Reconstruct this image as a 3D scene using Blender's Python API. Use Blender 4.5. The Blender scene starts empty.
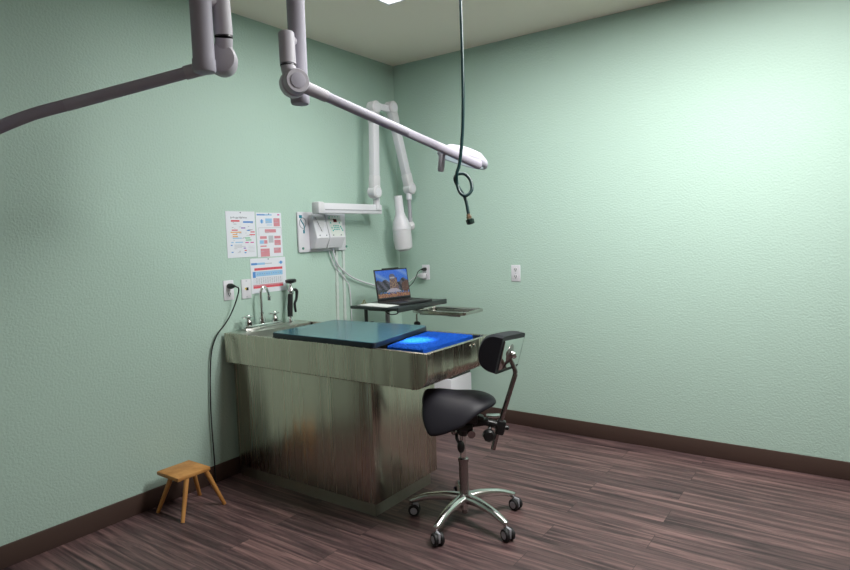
import bpy, bmesh, math, random
from mathutils import Vector as V, Matrix
random.seed(4)
S = bpy.context.scene
COL = S.collection
H = 2.85

# ------------------------------------------------------------------ camera, world, lights, exposure
cam = bpy.data.cameras.new('camera'); co = bpy.data.objects.new('camera', cam); COL.objects.link(co); S.camera = co
cam.sensor_width = 36; cam.lens = 609.96 / 850 * 36; cam.clip_start = .05
yaw, pit, rol = math.radians(35.4505), math.radians(-4.606), math.radians(-1.8614)
fw = V((-math.sin(yaw) * math.cos(pit), math.cos(yaw) * math.cos(pit), math.sin(pit)))
rt = V((math.cos(yaw), math.sin(yaw), 0)); up = rt.cross(fw)
rt2 = math.cos(rol) * rt + math.sin(rol) * up; up2 = -math.sin(rol) * rt + math.cos(rol) * up
M = Matrix((rt2, up2, -fw)).transposed().to_4x4(); M.translation = V((3.1588, -4.0829, 1.4498)); co.matrix_world = M

w = bpy.data.worlds.new('world'); S.world = w; w.use_nodes = True
w.node_tree.nodes['Background'].inputs[0].default_value = (.6, .7, .68, 1); w.node_tree.nodes['Background'].inputs[1].default_value = .05
S.view_settings.view_transform = 'Standard'; S.view_settings.look = 'None'; S.view_settings.gamma = 1
S.view_settings.exposure = 0.46

PANELS = [(.81, 2.03, -1.68, -1.07), (2.15, 3.37, -1.68, -1.07), (1.9, 3.12, -5.4, -4.79)]   # recessed ceiling troffers: x0,x1,y0,y1
def area(name, loc, sx, sy, watts, col=(1, 1, .97), spread=math.pi):
    l = bpy.data.lights.new(name, 'AREA'); l.shape = 'RECTANGLE'; l.size = sx; l.size_y = sy; l.energy = watts; l.color = col; l.spread = spread
    o = bpy.data.objects.new(name, l); COL.objects.link(o); o.location = loc; return o
for (x0, x1, y0, y1), wt in zip(PANELS, (13, 57, 3)):
    area('troffer_light', ((x0 + x1) / 2, (y0 + y1) / 2, H - .006), x1 - x0 - .06, y1 - y0 - .06, wt, spread=math.radians(178))

# ------------------------------------------------------------------ materials
def mat(name, col, rough=.5, metal=0, spec=.5, coat=0):
    m = bpy.data.materials.new(name); m.use_nodes = True
    b = m.node_tree.nodes['Principled BSDF']
    b.inputs['Base Color'].default_value = (*col, 1); b.inputs['Roughness'].default_value = rough; b.inputs['Metallic'].default_value = metal
    b.inputs['Specular IOR Level'].default_value = spec; b.inputs['Coat Weight'].default_value = coat
    return m
def N(m, t, **kw):
    n = m.node_tree.nodes.new(t)
    for k, v in kw.items(): setattr(n, k, v)
    return n
def L(m, a, b): m.node_tree.links.new(a, b)
def bsdf(m): return m.node_tree.nodes['Principled BSDF']
def noise_in(m, scale, detail=3, stretch=(1, 1, 1), coord='Object'):
    tc = N(m, 'ShaderNodeTexCoord'); mp = N(m, 'ShaderNodeMapping'); mp.inputs['Scale'].default_value = stretch
    L(m, tc.outputs[coord], mp.inputs[0]); n = N(m, 'ShaderNodeTexNoise'); n.inputs['Scale'].default_value = scale; n.inputs['Detail'].default_value = detail
    L(m, mp.outputs[0], n.inputs['Vector']); return n
def bumpy(m, scale, strength, dist=.002, stretch=(1, 1, 1), detail=3):
    n = noise_in(m, scale, detail, stretch); b = N(m, 'ShaderNodeBump'); b.inputs['Strength'].default_value = strength; b.inputs['Distance'].default_value = dist
    L(m, n.outputs[0], b.inputs['Height']); L(m, b.outputs[0], bsdf(m).inputs['Normal']); return m
def vary(m, c1, c2, scale, stretch=(1, 1, 1), lo=.35, hi=.65, detail=3):
    n = noise_in(m, scale, detail, stretch); r = N(m, 'ShaderNodeValToRGB'); r.color_ramp.elements[0].position = lo; r.color_ramp.elements[1].position = hi
    r.color_ramp.elements[0].color = (*c1, 1); r.color_ramp.elements[1].color = (*c2, 1)
    L(m, n.outputs[0], r.inputs[0]); L(m, r.outputs[0], bsdf(m).inputs['Base Color']); return m

WALL = bumpy(mat('mint_paint', (.45, .607, .53), .55, spec=.35), 85, .6, .005)
FARWALL = bumpy(mat('low_bounce_taupe', (.24, .21, .18), .6, spec=.3), 85, .4, .004)  # unseen walls darkened to cut bounce light and deepen the steel reflections
CEIL = bumpy(mat('ceiling_paint', (.93, .83, .73), .9, spec=.2), 120, .3, .003)
BASE = mat('brown_vinyl_base', (.065, .038, .030), .45)
def floor_mat():
    m = mat('vinyl_planks', (.06, .04, .04), .42, spec=.4)
    tc = N(m, 'ShaderNodeTexCoord'); br = N(m, 'ShaderNodeTexBrick'); br.offset = .37; br.offset_frequency = 2
    br.inputs['Scale'].default_value = 1; br.inputs['Brick Width'].default_value = 1.2; br.inputs['Row Height'].default_value = .15
    br.inputs['Mortar Size'].default_value = .0012; br.inputs['Color1'].default_value = (0, 0, 0, 1); br.inputs['Color2'].default_value = (1, 1, 1, 1); br.inputs['Mortar'].default_value = (.0, .0, .0, 1)
    L(m, tc.outputs['Object'], br.inputs['Vector'])
    add = N(m, 'ShaderNodeVectorMath', operation='MULTIPLY_ADD')   # shift the grain per plank
    L(m, br.outputs['Color'], add.inputs[0]); add.inputs[1].default_value = (7, 3, 5); L(m, tc.outputs['Object'], add.inputs[2])
    mp = N(m, 'ShaderNodeMapping'); mp.inputs['Scale'].default_value = (1.0, 19, 1); L(m, add.outputs[0], mp.inputs[0])
    n = N(m, 'ShaderNodeTexNoise'); n.inputs['Scale'].default_value = 1.6; n.inputs['Detail'].default_value = 6; n.inputs['Roughness'].default_value = .62; n.inputs['Distortion'].default_value = .8
    L(m, mp.outputs[0], n.inputs['Vector'])
    r = N(m, 'ShaderNodeValToRGB'); e = r.color_ramp.elements; e[0].position = .33; e[0].color = (.034, .021, .024, 1); e[1].position = .68; e[1].color = (.235, .140, .132, 1)
    k = e.new(.5); k.color = (.110, .067, .067, 1); L(m, n.outputs[0], r.inputs[0])
    mx = N(m, 'ShaderNodeMix', data_type='RGBA', blend_type='MULTIPLY'); mx.inputs[0].default_value = 1
    r2 = N(m, 'ShaderNodeValToRGB'); r2.color_ramp.elements[0].color = (.82, .80, .82, 1); r2.color_ramp.elements[1].color = (1.08, 1.04, 1.03, 1); L(m, br.outputs['Color'], r2.inputs[0])
    L(m, r.outputs[0], mx.inputs[6]); L(m, r2.outputs[0], mx.inputs[7])
    mj = N(m, 'ShaderNodeMix', data_type='RGBA'); mj.inputs[7].default_value = (.035, .022, .022, 1); L(m, br.outputs['Fac'], mj.inputs[0]); L(m, mx.outputs[2], mj.inputs[6])
    L(m, mj.outputs[2], bsdf(m).inputs['Base Color'])
    b = N(m, 'ShaderNodeBump'); b.inputs['Strength'].default_value = .25; b.inputs['Distance'].default_value = .001; L(m, n.outputs[0], b.inputs['Height']); L(m, b.outputs[0], bsdf(m).inputs['Normal'])
    return m
FLOOR = floor_mat()
def brushed(name, col, rough, stretch, amt=.02, wav=.012, aniso=.7):
    m = mat(name, col, rough, 1); B_ = bsdf(m)
    n = noise_in(m, 14, 4, stretch); r = N(m, 'ShaderNodeMapRange'); r.inputs['To Min'].default_value = rough - amt; r.inputs['To Max'].default_value = rough + amt
    L(m, n.outputs[0], r.inputs[0]); L(m, r.outputs[0], B_.inputs['Roughness'])
    c = N(m, 'ShaderNodeValToRGB'); c.color_ramp.elements[0].color = (*[v * .97 for v in col], 1); c.color_ramp.elements[1].color = (*[min(1, v * 1.03) for v in col], 1)
    c.color_ramp.elements[0].position = .3; c.color_ramp.elements[1].position = .7
    L(m, n.outputs[0], c.inputs[0]); L(m, c.outputs[0], B_.inputs['Base Color'])
    n2 = noise_in(m, 1, 1, (8, 8, .07)); b = N(m, 'ShaderNodeBump'); b.inputs['Strength'].default_value = 1; b.inputs['Distance'].default_value = wav
    L(m, n2.outputs[0], b.inputs['Height']); L(m, b.outputs[0], B_.inputs['Normal'])
    tg = N(m, 'ShaderNodeTangent', direction_type='RADIAL', axis='Z'); L(m, tg.outputs[0], B_.inputs['Tangent']); B_.inputs['Anisotropic'].default_value = aniso; B_.inputs['Anisotropic Rotation'].default_value = ANROT
    return m
ANROT = 0.25
STEEL = brushed("brushed_steel_vertical", (.57, .50, .42), .27, (6, 6, .03))
STEELH = brushed('brushed_steel_flat', (.60, .60, .56), .32, (.4, 6, 6))
CHROME = mat('chrome', (.72, .72, .72), .12, 1)
ALU = mat('polished_aluminium', (.66, .66, .65), .2, 1)
DCHROME = mat('dark_nickel', (.34, .31, .31), .25, 1)
MIRROR = mat('mirror_plate', (.72, .76, .74), .05, 1)
WHITE = mat("lamp_white_enamel", (.38, .365, .43), .6, spec=.3)
GREYL = mat('lamp_grey_plastic', (.45, .43, .48), .5)
WPLAS = mat('white_plastic', (.72, .71, .76), .35)
WPLAS2 = mat('warm_white_plastic', (.66, .65, .68), .4)
GREYP = mat('grey_plastic', (.38, .38, .42), .5)
BLACK = mat('black_plastic', (.012, .012, .013), .35)
VINYL = bumpy(mat('black_vinyl', (.013, .012, .018), .5, spec=.3), 260, .25, .001)
RUBBER = mat('black_rubber', (.01, .01, .011), .6)
BOARD = bumpy(vary(mat('teal_board', (.035, .12, .155), .2, spec=.6), (.03, .11, .145), (.042, .135, .17), 6), 40, .15, .0015)
BOARDE = mat('navy_edge', (.008, .018, .035), .4)
MAT = bumpy(mat('blue_loop_mat', (.0, .080, .50), .7, spec=.2), 120, 1, .02)
HOSE = mat('green_black_hose', (.004, .03, .032), .3)
HOSEC = mat('dark_green_cap', (.003, .02, .014), .4)
BRASS = mat('brass', (.35, .24, .16), .35, 1)
PAPER = mat('paper', (.74, .76, .82), .7, spec=.2)
DESK = mat('desk_black_laminate', (.02, .026, .027), .35)
WOOD = vary(mat('orange_wood', (.45, .2, .05), .5), (.42, .18, .045), (.55, .27, .08), 20, (1, 1, .1))
def flat(name, col): return mat(name, col, .7, spec=.2)
INK = {'red': flat('ink_red', (.65, .10, .13)), 'pink': flat('ink_pink', (.62, .27, .31)), 'blue': flat('ink_blue', (.10, .27, .62)), 'sky': flat('ink_sky', (.30, .52, .75)),
       'grey': flat('ink_grey', (.30, .32, .36)), 'lgrey': flat('ink_light_grey', (.48, .50, .54)), 'dark': flat('ink_dark', (.06, .07, .10)), 'teal': flat('ink_teal', (.04, .40, .36)), 'orange': flat('ink_orange', (.75, .38, .12)),
       'green': flat('ink_green', (.15, .5, .25)), 'mag': flat('ink_magenta', (.6, .12, .35)), 'purple': flat('ink_purple', (.28, .14, .5)), 'dred': flat('ink_dark_red', (.10, .01, .015)), 'yellow': flat('ink_yellow', (.8, .6, .08))}
def emis(name, col, k):
    m = mat(name, (0, 0, 0), .3); bsdf(m).inputs['Emission Color'].default_value = (*col, 1); bsdf(m).inputs['Emission Strength'].default_value = k; return m
DIFF = emis('lit_diffuser', (1, 1, 1), 3)

# ------------------------------------------------------------------ mesh helpers
class B:
    def __init__(s): s.bm = bmesh.new(); s.mi = 0
    def _fin(s, faces):
        for f in faces: f.material_index = s.mi
    def m(s, i): s.mi = i; return s
    def box(s, c, d, bev=0, rot=None, seg=2):
        r = bmesh.ops.create_cube(s.bm, size=1); vs = r['verts']
        for v in vs: v.co = V((v.co.x * d[0], v.co.y * d[1], v.co.z * d[2]))
        fs = set(f for v in vs for f in v.link_faces); s._fin(fs)
        if bev:
            es = list(set(e for f in fs for e in f.edges)); rr = bmesh.ops.bevel(s.bm, geom=es, offset=bev, segments=seg, profile=.5, affect='EDGES')
            vs = list(set(v for f in rr['faces'] for v in f.verts)); s._fin(rr['faces'])
            st = list(vs); seen = set(st)
            while st:
                v = st.pop()
                for e in v.link_edges:
                    o = e.other_vert(v)
                    if o not in seen: seen.add(o); st.append(o)
            vs = list(seen); s._fin(set(f for v in vs for f in v.link_faces))
        mt = (rot.to_4x4() if rot else Matrix())
        for v in vs: v.co = mt @ v.co + V(c)
        return s
    def quad(s, *p):
        f = s.bm.faces.new([s.bm.verts.new(q) for q in p]); f.material_index = s.mi; return s
    def tube(s, pts, r, n=12, caps=True, smooth=0, flat=None):
        pts = [V(p) for p in pts]
        rs = list(r) if hasattr(r, '__len__') else [r] * len(pts)
        if smooth:
            q, qr = [], []
            for i in range(len(pts) - 1):
                a, b, c, d = pts[max(i - 1, 0)], pts[i], pts[i + 1], pts[min(i + 2, len(pts) - 1)]
                for k in range(smooth):
                    t = k / smooth
                    q.append(.5 * ((2 * b) + (c - a) * t + (2 * a - 5 * b + 4 * c - d) * t * t + (-a + 3 * b - 3 * c + d) * t ** 3)); qr.append(rs[i] * (1 - t) + rs[i + 1] * t)
            q.append(pts[-1]); qr.append(rs[-1]); pts, rs = q, qr
        T = (pts[1] - pts[0]).normalized(); u = T.orthogonal().normalized() if flat is None else (V(flat[0]) - T * V(flat[0]).dot(T)).normalized()
        rings = []
        for i, p in enumerate(pts):
            if i == 0: t = T
            elif i == len(pts) - 1: t = (pts[i] - pts[i - 1]).normalized()
            else:
                t = ((pts[i] - pts[i - 1]).normalized() + (pts[i + 1] - pts[i]).normalized()); t = t.normalized() if t.length > 1e-6 else T
            u = (u - t * u.dot(t)).normalized(); vv = t.cross(u); k = flat[1] if flat else 1
            rings.append([s.bm.verts.new(p + (u * math.cos(a) + vv * math.sin(a) * k) * rs[i]) for a in [2 * math.pi * j / n for j in range(n)]])
        fs = []
        for a, b in zip(rings, rings[1:]):
            for j in range(n): fs.append(s.bm.faces.new((a[j], a[(j + 1) % n], b[(j + 1) % n], b[j])))
        if caps: fs.append(s.bm.faces.new(rings[0][::-1])); fs.append(s.bm.faces.new(rings[-1]))
        s._fin(fs); return s
    def lathe(s, prof, origin=(0, 0, 0), axis=(0, 0, 1), n=28):   # prof: (radius, height)
        ax = V(axis).normalized(); o = V(origin); u = ax.orthogonal().normalized(); vv = ax.cross(u); rings = []
        for r, h in prof:
            if r < 1e-5: rings.append([s.bm.verts.new(o + ax * h)])
            else: rings.append([s.bm.verts.new(o + ax * h + (u * math.cos(a) + vv * math.sin(a)) * r) for a in [2 * math.pi * j / n for j in range(n)]])
        fs = []
        for a, b in zip(rings, rings[1:]):
            for j in range(n):
                k = (j + 1) % n
                if len(a) == 1 and len(b) == 1: continue
                if len(a) == 1: fs.append(s.bm.faces.new((a[0], b[k], b[j])))
                elif len(b) == 1: fs.append(s.bm.faces.new((a[j], a[k], b[0])))
                else: fs.append(s.bm.faces.new((a[j], a[k], b[k], b[j])))
        if len(rings[0]) > 1: fs.append(s.bm.faces.new(rings[0][::-1]))
        if len(rings[-1]) > 1: fs.append(s.bm.faces.new(rings[-1]))
        s._fin(fs); return s
    def prism(s, poly, a, b):     # poly: list of 3D points; swept by vector from a to b
        A = [s.bm.verts.new(V(p) + V(a)) for p in poly]; Bv = [s.bm.verts.new(V(p) + V(b)) for p in poly]
        fs = [s.bm.faces.new(A[::-1]), s.bm.faces.new(Bv)]
        for i in range(len(poly)):
            j = (i + 1) % len(poly); fs.append(s.bm.faces.new((A[i], A[j], Bv[j], Bv[i])))
        s._fin(fs); return s
    def ball(s, c, r, sc=(1, 1, 1)):
        rr = bmesh.ops.create_uvsphere(s.bm, u_segments=20, v_segments=12, radius=r)
        for v in rr['verts']: v.co = V((v.co.x * sc[0], v.co.y * sc[1], v.co.z * sc[2])) + V(c)
        s._fin(set(f for v in rr['verts'] for f in v.link_faces)); return s
def obj(name, b, mats, parent=None, ang=35, label=None, bevel=0):
    bm = b.bm; bmesh.ops.recalc_face_normals(bm, faces=bm.faces[:])
    for f in bm.faces: f.smooth = True
    for e in bm.edges:
        if len(e.link_faces) == 2 and e.calc_face_angle(0) > math.radians(ang): e.smooth = False
    me = bpy.data.meshes.new(name); bm.to_mesh(me); bm.free()
    for m in (mats if isinstance(mats, (list, tuple)) else [mats]): me.materials.append(m)
    o = bpy.data.objects.new(name, me); COL.objects.link(o); o.parent = parent
    if label: o['label'] = label
    if bevel:
        md = o.modifiers.new('bevel', 'BEVEL'); md.width = bevel; md.segments = 2; md.limit_method = 'ANGLE'; md.angle_limit = math.radians(50)
    return o
def tag(o, label, cat, group=None):
    o['label'] = label; o['category'] = cat
    if group: o['group'] = group
    return o
def thing(name, label, cat, loc=(0, 0, 0), rotz=0, group=None):
    o = bpy.data.objects.new(name, None); COL.objects.link(o); o.location = loc; o.rotation_euler = (0, 0, rotz); o.empty_display_size = .1
    return tag(o, label, cat, group)
def struct(name, b, m, parent=None, **k):
    o = obj(name, b, m, parent, **k)
    if parent is None: o['kind'] = 'structure'
    return o
def copy_tree(o, parent=None):
    c = o.copy(); COL.objects.link(c); c.parent = parent
    for ch in list(o.children): copy_tree(ch, c)
    return c

# ------------------------------------------------------------------ the room
RX, RY = 5.2, -6.4
struct('floor', B().box((RX / 2, RY / 2, -.05), (RX + .2, -RY + .2, .1)), FLOOR)
cb = B(); z0, z1 = H, H + .12
xs = [-.1] ; ys = [RY - .1]
def ceil_part(x0, x1, y0, y1): cb.box(((x0 + x1) / 2, (y0 + y1) / 2, (z0 + z1) / 2), (x1 - x0, y1 - y0, z1 - z0))
ya, yb = PANELS[0][2], PANELS[0][3]; yc, yd = PANELS[2][2], PANELS[2][3]
ceil_part(-.1, RX + .1, yb, .1); ceil_part(-.1, PANELS[0][0], ya, yb); ceil_part(PANELS[0][1], PANELS[1][0], ya, yb); ceil_part(PANELS[1][1], RX + .1, ya, yb)
ceil_part(-.1, RX + .1, yd, ya); ceil_part(-.1, PANELS[2][0], yc, yd); ceil_part(PANELS[2][1], RX + .1, yc, yd); ceil_part(-.1, RX + .1, RY - .1, yc)
struct('ceiling', cb, CEIL)
struct('wall_left', B().box((-.05, RY / 2, H / 2), (.1, -RY + .2, H)), WALL)
struct('wall_back', B().box((RX / 2, .05, H / 2), (RX, .1, H)), WALL)
struct('wall_right', B().box((RX + .05, RY / 2, H / 2), (.1, -RY + .2, H)), FARWALL)
struct('wall_front', B().box((RX / 2, RY - .05, H / 2), (RX, .1, H)), FARWALL)
bb = .105
def skirt(c, d): return B().box(c, d, .003)
struct('baseboard_back', skirt((RX / 2, -.006, bb / 2), (RX, .012, bb)), BASE)
struct('baseboard_left', skirt((.006, RY / 2 - .007, bb / 2), (.012, -RY - .015, bb)), BASE)
struct('baseboard_right', skirt((RX - .006, RY / 2 - .007, bb / 2), (.012, -RY - .015, bb)), BASE)
struct('baseboard_front', skirt((RX / 2, RY + .006, bb / 2), (RX - .03, .012, bb)), BASE)
for i, (x0, x1, y0, y1) in enumerate(PANELS):
    t = thing('ceiling_light', ['recessed rectangular ceiling light panel above the steel table', 'recessed rectangular ceiling light panel towards the right side of the room', 'recessed rectangular ceiling light panel behind the camera'][i], 'ceiling light', ((x0 + x1) / 2, (y0 + y1) / 2, H), 0)
    a, b_ = (x1 - x0) / 2, (y1 - y0) / 2; f = B()
    for sx in (-1, 1): f.box((sx * (a - .006), 0, .02), (.012, 2 * b_, .05))
    for sy in (-1, 1): f.box((0, sy * (b_ - .006), .02), (2 * a - .024, .012, .05))
    obj('frame', f, WPLAS, t, bevel=.002); obj('diffuser', B().box((0, 0, .006), (2 * a - .024, 2 * b_ - .024, .008)), DIFF, t)

# ------------------------------------------------------------------ stainless wet table
t = thing('wet_table', 'stainless steel veterinary tub table with a sink end against the left wall', 'exam table', (.025, -1.5, 0))
ox, oy = .025, -1.5
def P(x, y, z): return (x - ox, y - oy, z)
arc = [(1.53 - .085 + .085 * math.cos(a), .805 + .085 * math.sin(a) * 1.0) for a in [math.radians(-k) for k in range(0, 91, 10)]]
outer = [(.02, .9), (1.53, .9)] + [(x, z) for x, z in arc] + [(.02, .712)]
def tub_profile(ins, zt):
    xr = 1.53 - ins; r = .085 - ins * .5
    a = [(xr - r + r * math.cos(q), .805 + r * math.sin(q)) for q in [math.radians(-k) for k in range(0, 91, 10)]]
    return [(.02 + ins, zt), (xr, zt)] + a + [(.02 + ins, .72 + ins)]
b = B(); bm = b.bm
F0, F1 = -1.80, -1.195
def loop(prof, y): return [bm.verts.new(P(x, y, z)) for x, z in prof]
po = tub_profile(0, .9); pi_ = tub_profile(.022, .9)
of, ob, inf, inb = loop(po, F0), loop(po, F1), loop(pi_, F0 + .022), loop(pi_, F1 - .022)
n = len(po); bm.faces.new(of); bm.faces.new(ob[::-1]); bm.faces.new(inf[::-1]); bm.faces.new(inb)
for i in range(1, n):
    j = (i + 1) % n
    bm.faces.new((of[i], ob[i], ob[j], of[j])); bm.faces.new((inf[i], inf[j], inb[j], inb[i]))
for q in ((of[0], of[1], inf[1], inf[0]), (of[1], ob[1], inb[1], inf[1]), (ob[1], ob[0], inb[0], inb[1]), (ob[0], of[0], inf[0], inb[0])): bm.faces.new(q)
obj('tub', b, STEEL, t, ang=28, bevel=.003)
b = B(); b.box(P(.105, -1.5025, .898), (.13, .55, .008), .002); obj('faucet_ledge', b, STEELH, t)
b = B(); b.box(P(.172, -1.5025, .875), (.006, .55, .05)); b.box(P(.60, -1.5025, .842), (.86, .55, .006)); obj('sink_floor', b, STEELH, t)
b = B()
for k in range(0, 44): b.box(P(.46 + k * .0242, -1.5025, .874), (.006, .548, .004))
for k in range(0, 22): b.box(P(.98, -1.765 + k * .025, .8785), (1.05, .006, .004))
obj('grate', b, ALU, t)
b = B(); b.box(P(.6, -1.4825, .39), (1.105, .565, .64), .004); obj('pedestal', b, STEEL, t, label='tall brushed steel pedestal box')
b = B(); b.box(P(.592, -1.5, .0375), (1.09, .5, .075)); obj('kick_base', b, brushed('dull_kick_steel', (.42, .38, .33), .4, (6, 6, .2)), t)
b = B(); b.box(P(1.128, -1.766, .39), (.003, .003, .63)); b.box(P(1.151, -1.49, .39), (.002, .012, .62)); obj('seam', b, ALU, t)
for yy in (-1.405, -1.37):
    b = B(); b.lathe([(.0075, 0), (.0075, .003), (.004, .004)], P(1.5295, yy, .872), (1, 0, 0), 12); obj('rivet', b, ALU, t)

# faucet and sprayer on the ledge
t = thing('sink_faucet', 'chrome bridge faucet with gooseneck spout and two lever handles on the sink ledge', 'faucet', (.07, -1.545, .902))
b = B(); b.box((0, 0, .015), (.05, .30, .03), .008); obj('deck_plate', b, CHROME, t)
b = B(); b.lathe([(.02, .0), (.02, .03), (.013, .045), (.013, .07)], (0, .0, .028)); b.tube([(0, 0, .07), (0, 0, .20), (0, .004, .235), (0, .022, .256), (0, .045, .246), (0, .06, .215), (0, .066, .185)], .0085, 12, smooth=5)
b.lathe([(.0085, 0), (.011, .006), (.011, .03), (.0085, .032)], (0, .064, .165)); obj('spout', b, CHROME, t)
for y in (-.105, .105):
    b = B(); b.lathe([(.021, 0), (.021, .02), (.015, .028), (.014, .045)], (0, y, .03)); b.box((.008, y - .014, .082), (.026, .075, .012), .005); b.lathe([(.016, 0), (.016, .012), (.01, .02), (0, .022)], (0, y, .072)); h = obj('lever_handle', b, CHROME, t)
t = thing('rinse_sprayer', 'black trigger rinse sprayer with round dark head standing beside the faucet', 'sprayer', (.07, -1.31, .902))
b = B(); b.lathe([(.021, 0), (.021, .012), (.014, .022), (.012, .045)]); obj('base_fitting', b, CHROME, t)
b = B(); b.tube([(0, 0, .04), (0, .003, .10), (0, .012, .19)], [.017, .018, .016], 14); obj('grip', b, RUBBER, t)
b = B(); b.lathe([(.014, 0), (.02, .01), (.02, .03), (.01, .045), (.009, .085)], (0, .014, .185), (0, .1, 1)); obj('valve', b, CHROME, t)
b = B(); b.tube([(0, .02, .21), (0, .055, .215), (0, .07, .20), (0, .062, .15), (0, .045, .12), (0, .052, .065)], [.009, .011, .011, .009, .009, .008], 10, smooth=3); obj('trigger', b, BLACK, t)
b = B(); b.lathe([(.02, 0), (.035, .004), (.037, .012), (.037, .022), (.030, .026), (0, .026)], (0, .022, .262), (0, -.06, 1)); obj('spray_head', b, BLACK, t)

# things on the table
def round_poly(c, rad, n_=5):
    out = []
    for i, p in enumerate(c):
        p = V(p); q0 = (V(c[i - 1]) - p).normalized(); q1 = (V(c[(i + 1) % len(c)]) - p).normalized(); A_, B__ = p + q0 * rad, p + q1 * rad
        for k in range(n_ + 1): t_ = k / n_; out.append(A_ * (1 - t_) ** 2 + p * 2 * t_ * (1 - t_) + B__ * t_ * t_)
    return out
cr = [(.432 - .8, -1.788 + 1.5, 0), (1.215 - .8, -1.802 + 1.5, 0), (1.128 - .8, -1.212 + 1.5, 0), (.405 - .8, -1.236 + 1.5, 0)]
b = B(); b.m(1).prism(round_poly(cr, .035), (0, 0, 0), (0, 0, .025)); b.m(0).prism([V(p) * .993 for p in round_poly(cr, .035)], (0, 0, .0245), (0, 0, .028))
bo = obj('table_board', b, [BOARD, BOARDE], bevel=.0025); bo.location = (.8, -1.5, .9015)
tag(bo, 'teal board with dark navy edge lying across the rim of the steel table', 'board')
b = B(); NX, NY = 74, 96; ml = lambda v: .112 - .078 * v; x0, x1, y0, y1 = 0, .335, 0, .47
vg = [[b.bm.verts.new((ml(j / NY) + (x1 - ml(j / NY)) * i / NX, y0 + (y1 - y0) * j / NY, .0235 + random.uniform(-.005, .003) - (.006 if i in (0, NX) or j in (0, NY) else 0))) for j in range(NY + 1)] for i in range(NX + 1)]
for i in range(NX):
    for j in range(NY): b.bm.faces.new((vg[i][j], vg[i + 1][j], vg[i + 1][j + 1], vg[i][j + 1]))
b.prism([(ml(0), 0, 0), (x1, 0, 0), (x1, y1, 0), (ml(1), y1, 0)], (0, 0, 0), (0, 0, .0165))
mo = obj('drain_mat', b, MAT, ang=80); mo.location = (1.118, -1.722, .881); tag(mo, 'bright blue looped rubber mat on the right end of the steel table', 'mat')

# ------------------------------------------------------------------ saddle stool (local x: rearward, y: away from camera)
t = thing('saddle_stool', 'black saddle stool with chrome backrest and five castor star base', 'stool', (1.546, -1.532, 0), yaw)
b = B(); b.lathe([(.0, .055), (.02, .055), (.02, .085), (.036, .09), (.038, .125), (.028, .14), (.0, .14)]); obj('hub', b, ALU, t)
R = .283
for k, a in enumerate([math.radians(q) for q in (165.7, 237.7, 309.7, 21.7, 93.7)]):
    d = V((math.cos(a), math.sin(a), 0)); b = B()
    pts = [d * .02 + V((0, 0, .115)), d * .10 + V((0, 0, .118)), d * .20 + V((0, 0, .105)), d * (R - .01) + V((0, 0, .080)), d * (R + .008) + V((0, 0, .078))]
    b.tube(pts, [.026, .022, .018, .015, .009], 12, smooth=4, flat=((0, 0, 1), 1.15)); b.lathe([(.012, 0), (.012, .03)], d * R + V((0, 0, .055)), n=12)
    obj('base_leg', b, ALU, t)
    wa = math.radians((-100, 203, 207, 222, 190)[k])
    ax = V((math.cos(wa), math.sin(wa), 0)); side = V((-ax.y, ax.x, 0)); c = d * R + side * .016 + V((0, 0, .03)) 
    b = B()
    for sgn in (-1, 1): b.lathe([(.018, -.009), (.027, -.009), (.03, -.005), (.03, .005), (.027, .009), (.018, .009)], c + ax * .0155 * sgn, ax, 24)
    cs = obj('caster', b, RUBBER, t)
    b = B(); b.box((0, 0, 0), (.014, .046, .05), .005, Matrix.Rotation(wa, 3, 'Z')); 
    for v in b.bm.verts: v.co += c + V((0, 0, .010))
    for sgn in (-1, 1): b.lathe([(.0, 0), (.019, 0), (.018, .003), (0, .004)], c + ax * .0225 * sgn, ax * sgn, 20)
    obj('caster_hub', b, GREYP, cs, label='grey caster hub caps')
b = B(); b.lathe([(.0235, .14), (.0235, .305), (.027, .305), (.027, .32), (.02, .325)]); obj('column', b, DCHROME, t)
b = B(); b.lathe([(.015, .32), (.015, .48)]); obj('gas_piston', b, CHROME, t); b = B(); b.lathe([(.014, .035), (.014, .056)]); obj('piston_foot', b, DCHROME, t)
b = B(); b.box((0, 0, .492), (.10, .11, .035), .008); b.box((.05, 0, .50), (.16, .06, .03), .008, Matrix.Rotation(-.12, 3, 'Y')); b.tube([(0, 0, .44), (.01, 0, .50)], [.022, .03], 14); obj('seat_mechanism', b, BLACK, t)
b = B(); b.tube([(-.03, -.05, .475), (-.035, -.09, .455), (-.02, -.10, .43)], .008, 10, smooth=3); b.ball((-.015, -.10, .415), .024, (.8, .7, 1.35)); obj('adjustment_lever', b, BLACK, t)
b = B(); b.tube([(.035, -.02, .47), (.04, -.075, .465)], [.014, .02], 12); b.ball((-.045, -.06, .478), .017); obj('adjustment_knob', b, DCHROME, t)
# seat
b = B(); NR, NT = 11, 56
def seat_pt(r, a, side):
    c, s_ = math.cos(a), math.sin(a); ex = .82 if math.cos(a) > 0 else .82 - .36 * min(1, -math.cos(a) * 1.6)
    x = math.copysign(abs(c) ** ex, c); y = math.copysign(abs(s_) ** ex, s_)
    X = -.004 + (.176 if x > 0 else .202) * x * r; u = X / (.18 if X > 0 else .205)            # u -1 front .. +1 rear
    wd = .178 - .055 * max(0, u); Y = wd * y * r
    ridge = .632 - .020 * max(0, u) ** 2 + .034 * max(0, -u) ** 1.3; kk = 2.7 - 3.4 * u + 1.5 * u * u
    th = math.sqrt(max(0, 1 - r ** 4)); z = ridge - kk * Y * Y - .012 * (1 - (Y / wd) ** 2) * 0
    X += .018 * max(0, -u) * (1 - min(1, (Y / .10) ** 2))
    return V((X, Y, z + ((.036 - .008 * max(0, u)) * th if side > 0 else -.030 * th)))
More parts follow.
